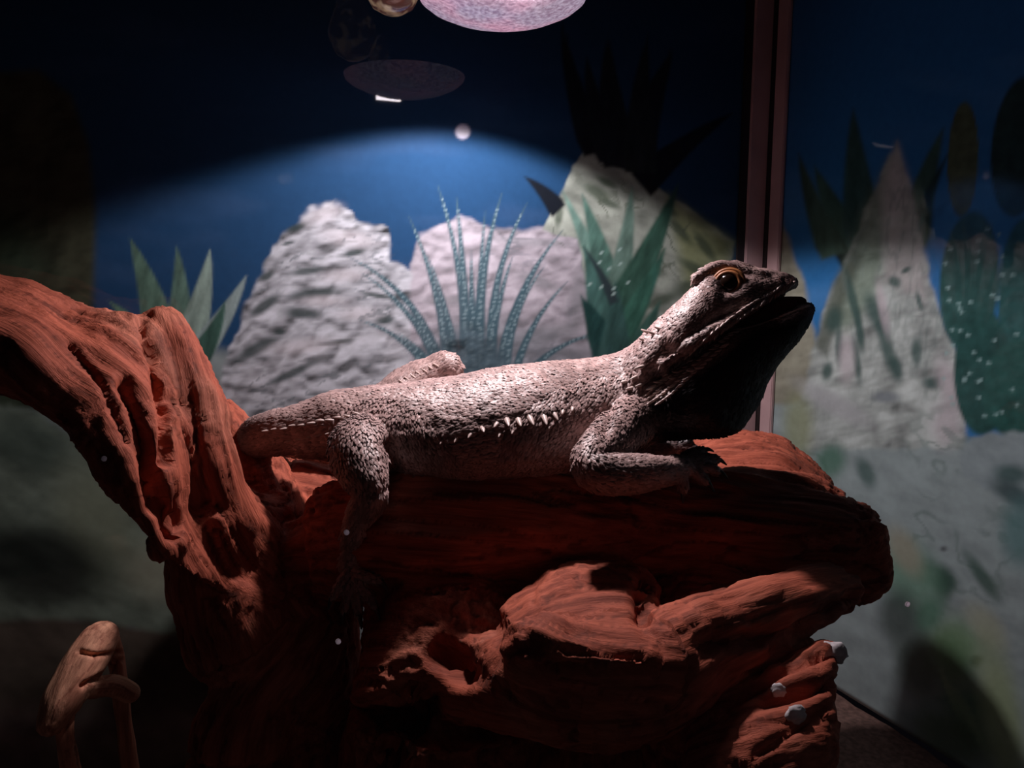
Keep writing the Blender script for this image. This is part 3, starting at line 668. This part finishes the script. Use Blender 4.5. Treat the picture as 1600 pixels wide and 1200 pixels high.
def skin_material(name, dark):
    m, nt, b = mat_new(name)
    a = nd(nt, 'ShaderNodeAttribute', attribute_name='col'); tc = nd(nt, 'ShaderNodeTexCoord')
    v = nd(nt, 'ShaderNodeTexVoronoi', i_Scale=650.0); nt.links.new(tc.outputs['Object'], v.inputs['Vector'])
    mr = nd(nt, 'ShaderNodeMapRange'); mr.inputs[1].default_value = 0; mr.inputs[2].default_value = .7; mr.inputs[3].default_value = 1.15; mr.inputs[4].default_value = .6
    nt.links.new(v.outputs['Distance'], mr.inputs[0])
    mx = nd(nt, 'ShaderNodeVectorMath', operation='MULTIPLY'); nt.links.new(a.outputs['Color'], mx.inputs[0]); nt.links.new(mr.outputs[0], mx.inputs[1]); nt.links.new(mx.outputs[0], b.inputs['Base Color'])
    bp = nd(nt, 'ShaderNodeBump', i_Strength=.5, i_Distance=.0006); bp.invert = True
    nt.links.new(v.outputs['Distance'], bp.inputs['Height']); nt.links.new(bp.outputs[0], b.inputs['Normal'])
    b.inputs['Roughness'].default_value = .5; b.inputs['Specular IOR Level'].default_value = .5
    return m
M_SKIN = skin_material('lizard_hide', 0)
ms, nt, b = mat_new('lizard_scale'); a = nd(nt, 'ShaderNodeAttribute', attribute_name='col'); nt.links.new(a.outputs['Color'], b.inputs['Base Color']); b.inputs['Roughness'].default_value = .42
nz = nd(nt, 'ShaderNodeTexNoise', i_Scale=900.0); bp = nd(nt, 'ShaderNodeBump', i_Strength=.2, i_Distance=.0003); nt.links.new(nz.outputs['Fac'], bp.inputs['Height']); nt.links.new(bp.outputs[0], b.inputs['Normal'])
M_SCALE = ms
M_SPIKE = plain('pale_spike', lin((214, 192, 184)), .4, 500, .15)
liz = empty('bearded_dragon', below(760, 745, D0, at(760, 748, D0)[2]))
tag(liz, 'grey bearded lizard with open mouth and dark throat on the log', 'lizard')
bpy.context.view_layer.update()
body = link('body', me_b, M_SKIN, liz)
BV = BVHTree.FromPolygons([tuple(v) for v in co], [tuple(p.vertices) for p in me_b.polygons])

# small overlapping keeled scales all over (too many to count)
tris = []
me_b.calc_loop_triangles(); tv = np.empty(len(me_b.loop_triangles)*3, np.int32); me_b.loop_triangles.foreach_get('vertices', tv); tv = tv.reshape(-1, 3)
A_ = np.linalg.norm(np.cross(co[tv[:, 1]]-co[tv[:, 0]], co[tv[:, 2]]-co[tv[:, 0]]), axis=1)
NS = 240000
k = np.searchsorted(np.cumsum(A_)/A_.sum(), RNG.uniform(0, 1, NS)); uv = RNG.uniform(0, 1, (NS, 2)); fl_ = uv.sum(1) > 1; uv[fl_] = 1-uv[fl_]
pts = co[tv[k, 0]] + uv[:, :1]*(co[tv[k, 1]]-co[tv[k, 0]]) + uv[:, 1:]*(co[tv[k, 2]]-co[tv[k, 0]])
nrm = no[tv[k, 0]]; cl = hide[tv[k, 0]]
spx, spy, _ = project(pts)
fine = np.maximum(inpoly(spx, spy, [(1060, 470), (1110, 400), (1290, 400), (1290, 500), (1150, 560), (1090, 560)], 15), inpoly(spx, spy, [(600, 720), (900, 715), (900, 780), (600, 780)], 12))
inmouth = inpoly(spx, spy, [(1140, 514), (1200, 470), (1236, 450), (1258, 470), (1190, 504)], 3)
rad = np.where(fine > .5, .00110, .00185)
keep = []
for c_, msk in ((.00078, fine > .5), (.00142, fine <= .5)):
    ids = np.where(msk & (inmouth < .3))[0]
    key = np.floor(pts[ids]/c_ + .37).astype(np.int64); h = (key[:, 0]*73856093) ^ (key[:, 1]*19349663) ^ (key[:, 2]*83492791)
    _, first = np.unique(h, return_index=True); keep.append(ids[first])
keep = np.concatenate(keep)
P_, N_, R_, C_ = pts[keep], nrm[keep], rad[keep], cl[keep]
# scales point tailwards / down the limb
Sl = []; Tl = []
for li, l in enumerate(B.lines):
    t = np.gradient(l, axis=0); t /= np.linalg.norm(t, axis=1)[:, None]+1e-12
    if li <= 2: t = -t                      # trunk, skull and jaw run tail-to-snout
    Sl.append(l); Tl.append(t)
Sl, Tl = np.vstack(Sl), np.vstack(Tl)
dirs = np.empty_like(P_)
for k0 in range(0, len(P_), 5000):
    d2 = ((P_[k0:k0+5000, None]-Sl[None])**2).sum(-1); dirs[k0:k0+5000] = Tl[d2.argmin(1)]
dirs += RNG.normal(0, .13, dirs.shape)
dirs -= (dirs*N_).sum(1)[:, None]*N_; dirs /= np.linalg.norm(dirs, axis=1)[:, None]+1e-9
side = np.cross(N_, dirs)
sz = RNG.uniform(.85, 1.25, len(P_))
l_ = (R_*1.2*sz)[:, None]; w_ = (R_*.62*sz)[:, None]; h_ = (R_*.38*sz*RNG.uniform(.5, 1.35, len(P_)))[:, None]
V = np.stack([P_-dirs*l_*.55-N_*.0003, P_+side*w_-N_*.0002, P_-side*w_-N_*.0002, P_+dirs*l_*.95+N_*h_*1.05, P_+dirs*l_*.15+N_*h_*.95], 1)
n = len(P_); idx = np.arange(n)[:, None]*5
F = np.concatenate([idx+np.array([[0, 4, 1]]), idx+np.array([[1, 4, 3]]), idx+np.array([[3, 4, 2]]), idx+np.array([[2, 4, 0]])])
F = F[:, ::-1]
me = bpy.data.meshes.new('scales'); me.vertices.add(n*5); me.vertices.foreach_set('co', V.astype(np.float32).ravel())
me.loops.add(F.size); me.loops.foreach_set('vertex_index', F.astype(np.int32).ravel()); me.polygons.add(len(F)); me.polygons.foreach_set('loop_start', np.arange(0, F.size, 3, dtype=np.int32)); me.update(calc_edges=True)
cs = C_*RNG.uniform(.75, 1.5, (n, 1))*1.25
set_color(me, np.clip(np.repeat(cs, 5, 0), .004, .8))
tag(link('scales', me, M_SCALE, liz), kind='stuff')

# larger spikes, one by one
def spike_mesh():
    v = []; f = []; m = 7
    for z, r_ in ((-.25, .9), (0, 1.0), (.45, .72), (.8, .36)):
        for q in range(m): a_ = 2*math.pi*q/m; v.append((r_*math.cos(a_), r_*math.sin(a_)*.8, z))
    v.append((0, 0, 1.0)); t_ = len(v)-1
    for i_ in range(3):
        for q in range(m): a_ = i_*m+q; b_ = i_*m+(q+1) % m; f.append((a_, b_, b_+m, a_+m))
    for q in range(m): f.append((3*m+q, 3*m+(q+1) % m, t_))
    me = mesh_from(v, f); me.materials.append(M_SPIKE); return me
SPK = spike_mesh()
inv = liz.matrix_basis.inverted()
def spike(c, direction, ln, r_):
    o = bpy.data.objects.new('spike', SPK); COL.objects.link(o); o.parent = liz; o.matrix_parent_inverse = inv
    o.matrix_basis = Matrix.Translation(Vector(c)) @ Vector(direction).to_track_quat('Z', 'Y').to_matrix().to_4x4() @ Matrix.Diagonal((r_, r_, ln, 1))
def hit_far(px, py):
    r_ = ray(px, py); r_ /= np.linalg.norm(r_); loc, nor, _, _ = BV.ray_cast(Vector(CAM+r_*.55), Vector(-r_))
    return (None, None) if loc is None else (np.array(loc), np.array(nor))
def put_spike(px, py, dx, dy, lpx, rpx, out=.5, both=True):
    for fn, both_ in ((lambda: hit(BV, px, py), True), (lambda: hit_far(px, py), both)):
        if not both_: continue
        c, n_ = fn()
        if c is None: continue
        d = C_R*dx - C_U*dy; d = d/np.linalg.norm(d) + n_*out; d /= np.linalg.norm(d); k_ = D0/F_PX*1.1
        spike(c, d, lpx*k_, rpx*k_)
for (x, y, l, r_) in ((690, 688, 7, 2.4), (712, 684, 8, 2.6), (735, 676, 10, 3), (752, 668, 13, 3.6), (775, 661, 10, 3.4), (790, 655, 18, 4.2), (808, 655, 17, 4.2), (826, 652, 17, 4.4), (848, 650, 18, 4.2), (864, 646, 13, 3.6), (878, 641, 9, 3.2), (893, 637, 8, 3), (780, 676, 8, 2.4), (800, 672, 7, 2.2), (857, 664, 7, 2.2)):
    put_spike(x, y, .25 if l > 12 else -.4, 1, l*1.15, r_*1.05, 1.1)
for k in range(11):                         # row along hip and tail base
    put_spike(420+k*14, 673-k*2.4+random.uniform(-2, 2), -1, .15, 11, 2.9, .6)
for k in range(5): put_spike(452+k*16, 688-k*3, -1, .25, 9, 2.6, .7)
for k in range(7):
    put_spike(628+k*9, 598-k*4.4, -1, -.5, 9, 2.4, .4, both=False)
for (x, y, l, r_) in ((1012, 520, 13, 3.2), (1020, 522, 12, 3), (1005, 532, 10, 3), (1028, 514, 9, 2.6)):      # nape
    put_spike(x, y, -1, -.25, l, r_, .5)
for (x, y, l, r_) in ((1000, 600, 12, 3.4), (985, 606, 12, 3.2), (992, 588, 12, 3), (1002, 572, 14, 3.2), (975, 596, 10, 3), (1018, 604, 15, 3.8), (1030, 596, 15, 3.6), (1040, 589, 13, 3.4), (1052, 590, 10, 3), (1060, 582, 12, 3), (1083, 578, 13, 3.4), (1094, 573, 12, 3), (1072, 592, 9, 2.6), (1048, 604, 8, 2.4), (1065, 600, 8, 2.4)):
    put_spike(x, y, -1, .55, l, r_*1.1, .8)
# rows of long scales along the lips and cheek
for off, (n_, ln) in ((0, (34, 9)), (7, (30, 9)), (14, (26, 9)), (-7, (24, 8)), (22, (18, 9))):
    path = catmull([[1236, 442], [1205, 462], [1165, 487], [1120, 520], [1075, 560], [1035, 596], [1005, 618]], 12)
    t0 = {0: 0, 7: .12, 14: .35, -7: .10, 22: .5}[off]; t1 = {0: 1, 7: 1, 14: 1, -7: .8, 22: .95}[off]
    for q in np.linspace(t0, t1, n_):
        p_ = path[min(int(q*(len(path)-1)), len(path)-1)]
        put_spike(p_[0]+off*.62, p_[1]+off*.78, -1, .82, ln, 2.5, .55, both=False)
for q in np.linspace(0, 1, 22):             # lower lip
    path = catmull([[1258, 478], [1225, 492], [1186, 507], [1150, 518], [1115, 545]], 10); p_ = path[int(q*(len(path)-1))]
    put_spike(p_[0], p_[1], -1, .55, 8, 2.0, .5, both=False)

# eyes with ringed lids
M_EYE = plain('dark_eye', (.015, .008, .006), .08, 300, .3, bump=0)
M_LID_O = plain('ochre_eyelid', lin((176, 112, 62)), .5, 500, .2)
def torus(c, n_, R, r_, squash=1.0):
    q = Vector(n_).to_track_quat('Z', 'Y').to_matrix(); v = []; f = []
    for i_ in range(28):
        a_ = 2*math.pi*i_/28
        for j in range(8):
            b_ = 2*math.pi*j/8; v.append(Vector(c) + q@Vector(((R+r_*math.cos(b_))*math.cos(a_), (R*squash+r_*math.cos(b_))*math.sin(a_), r_*math.sin(b_))))
    for i_ in range(28):
        for j in range(8): f.append((i_*8+j, ((i_+1) % 28)*8+j, ((i_+1) % 28)*8+(j+1) % 8, i_*8+(j+1) % 8))
    return mesh_from(v, f)
for fn in (lambda: hit(BV, 1136, 443), lambda: hit_far(1136, 443)):
    c, n_ = fn()
    if c is None: continue
    s_ = 1 if n_@H_F < 0 else -1
    out = -(H_F*math.cos(TURN)+C_R*math.sin(TURN))*s_*.95 + np.array([0, 0, .18]); out /= np.linalg.norm(out)
    bm = bmesh.new(); bmesh.ops.create_uvsphere(bm, u_segments=24, v_segments=16, radius=.0062)
    for v in bm.verts: v.co += Vector(c - out*.0016)
    me = bpy.data.meshes.new('eye'); bm.to_mesh(me); bm.free(); me.polygons.foreach_set('use_smooth', [True]*len(me.polygons))
    ey = link('eye', me, M_EYE, liz)
    for R, r_ in ((.0058, .0011), (.0076, .0010)):
        e = link('eyelid', torus(c + out*(.0020 if R < .007 else .0010), out, R, r_, .9), M_LID_O, ey); e.matrix_parent_inverse = (ey.matrix_parent_inverse.inverted() if False else Matrix.Identity(4))
        e.matrix_parent_inverse = (Matrix.Translation(liz.location) @ ey.matrix_parent_inverse @ ey.matrix_basis).inverted()
# tongue
M_TONGUE = plain('fleshy_tongue', lin((128, 56, 58)), .4, 300, .2)
T_ = Blob(); T_.tube([(at(1150, 512, D0-0.0346), .006), (at(1190, 496, D0-0.0413), .0072), (at(1225, 482, D0-0.0473), .0062), (at(1248, 473, D0-0.0511), .0035)], n=5)
link('tongue', T_.melt(.0011, 3), M_TONGUE, liz)
# claws
M_CLAW = plain('dark_claw', (.03, .024, .022), .35)
for x, y, d_, vx, vy in ((1094, 704, .344, 1, -.2), (1114, 717, .342, 1, .25), (1116, 735, .336, 1, .4), (1098, 750, .330, .8, .7), (1064, 762, .325, 0, 1), (520, 930, .322, -.5, 1), (538, 950, .322, -.2, 1), (560, 958, .322, .2, 1), (584, 945, .322, .5, 1), (590, 905, .322, .8, .7)):
    c = at(x, y, d_+SH); d = C_R*vx - C_U*vy; d /= np.linalg.norm(d)
    pts_ = [c, c+d*.003+C_U*.0004, c+d*.006-C_U*.0012]
    Q = Blob(); Q.tube([(pts_[0], .0018), (pts_[1], .0012), (pts_[2], .0004)], n=3, seg=8)
    link('claw', mesh_from(Q.v, Q.f), M_CLAW, liz)

# ------------------------------------------------------------------ lamps at the top
def lathe(profile, c, seg=64, axis=(0, 0, 1)):
    v = []; f = []
    q = Vector(axis).to_track_quat('Z', 'Y').to_matrix()
    for r_, z in profile:
        for k in range(seg):
            a_ = 2*math.pi*k/seg; v.append(Vector(c)+q@Vector((r_*math.cos(a_), r_*math.sin(a_), z)))
    for i_ in range(len(profile)-1):
        for k in range(seg): a_ = i_*seg+k; b_ = i_*seg+(k+1) % seg; f.append((a_, b_, b_+seg, a_+seg))
    return mesh_from(v, f)
def lens_material():
    m, nt, b = mat_new('glowing_lens')
    tc = nd(nt, 'ShaderNodeTexCoord'); n1 = nd(nt, 'ShaderNodeTexNoise', i_Scale=420.0, i_Detail=4.0); n2 = nd(nt, 'ShaderNodeTexNoise', i_Scale=28.0, i_Detail=3.0)
    for n_ in (n1, n2): nt.links.new(tc.outputs['Object'], n_.inputs['Vector'])
    r = nd(nt, 'ShaderNodeValToRGB'); e = r.color_ramp.elements; e[0].position = .34; e[0].color = (*lin((165, 132, 158)), 1); e[1].position = .68; e[1].color = (*lin((250, 232, 246)), 1)
    nt.links.new(n1.outputs['Fac'], r.inputs[0])
    r2 = nd(nt, 'ShaderNodeValToRGB'); e = r2.color_ramp.elements; e[0].position = .4; e[0].color = (.8, .8, .9, 1); e[1].position = .62; e[1].color = (1.15, .78, .9, 1)
    nt.links.new(n2.outputs['Fac'], r2.inputs[0])
    mx = nd(nt, 'ShaderNodeVectorMath', operation='MULTIPLY'); nt.links.new(r.outputs[0], mx.inputs[0]); nt.links.new(r2.outputs[0], mx.inputs[1])
    nt.links.new(mx.outputs[0], b.inputs['Emission Color']); b.inputs['Emission Strength'].default_value = .6
    b.inputs['Base Color'].default_value = (.5, .42, .48, 1); b.inputs['Roughness'].default_value = .15
    bp = nd(nt, 'ShaderNodeBump', i_Strength=.5, i_Distance=.0006); nt.links.new(n1.outputs['Fac'], bp.inputs['Height']); nt.links.new(bp.outputs[0], b.inputs['Normal'])
    return m
hb = empty('heat_bulb', LAMP); tag(hb, 'round reflector heat bulb with glowing pinkish lens, hanging from the lid', 'bulb')
bpy.context.view_layer.update()
R_B = .0485
link('lens', lathe([(.0001, -.011), (.012, -.0105), (.024, -.0085), (.034, -.0055), (.043, -.0015), (.0475, .002), (R_B, .005)], LAMP), lens_material(), hb)
M_MIRROR = plain('mirrored_reflector', (.55, .52, .55), .2, 60, .05, metal=1, bump=0)
link('reflector', lathe([(R_B, .005), (.0488, .010), (.045, .028), (.034, .05), (.020, .066), (.0165, .072)], LAMP), M_MIRROR, hb)
link('socket', lathe([(.0001, .07), (.0165, .07), (.021, .072), (.021, .115), (.0001, .1155)], LAMP), plain('ceramic_socket', (.35, .33, .31), .4), hb)
M_FIL = emit('hot_filament', (1.0, .93, 1.0), 40)
for k, (oy, ln) in enumerate(((-.036, .021), (-.044, .017))):
    z = -.0056+.0040*k
    link('filament', box_mesh(LAMP+np.array([-ln/2-.004, oy-.0018, z-.0014]), LAMP+np.array([ln/2-.004, oy+.0018, z+.0010]), .0003), M_FIL, hb)
# small amber bulb
ac = at(612, -24, .46); ab = empty('amber_bulb', ac); tag(ab, 'small brown glass bulb with amber glints beside the big bulb', 'bulb')
bpy.context.view_layer.update()
ma, nt, b = mat_new('brown_glass'); b.inputs['Base Color'].default_value = (.16, .07, .05, 1); b.inputs['Roughness'].default_value = .12; b.inputs['Coat Weight'].default_value = 1
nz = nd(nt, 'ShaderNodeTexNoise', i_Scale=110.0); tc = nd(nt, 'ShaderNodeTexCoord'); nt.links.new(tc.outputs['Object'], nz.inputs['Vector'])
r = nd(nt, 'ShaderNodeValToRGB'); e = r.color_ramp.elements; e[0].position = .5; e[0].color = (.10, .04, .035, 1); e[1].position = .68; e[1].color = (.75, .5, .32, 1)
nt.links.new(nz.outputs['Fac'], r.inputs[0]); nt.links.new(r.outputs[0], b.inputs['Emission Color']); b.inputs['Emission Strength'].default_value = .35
link('envelope', lathe([(.0001, -.0175), (.006, -.0168), (.012, -.0135), (.0165, -.006), (.0175, .0), (.0165, .008), (.012, .018), (.009, .028)], ac, 40), ma, ab)
zt = ROOF_Z - ac[2]
link('socket', lathe([(.0001, .026), (.010, .026), (.012, .028), (.012, zt+.0005), (.0001, zt+.001)], ac, 32), M_BLACK, ab)
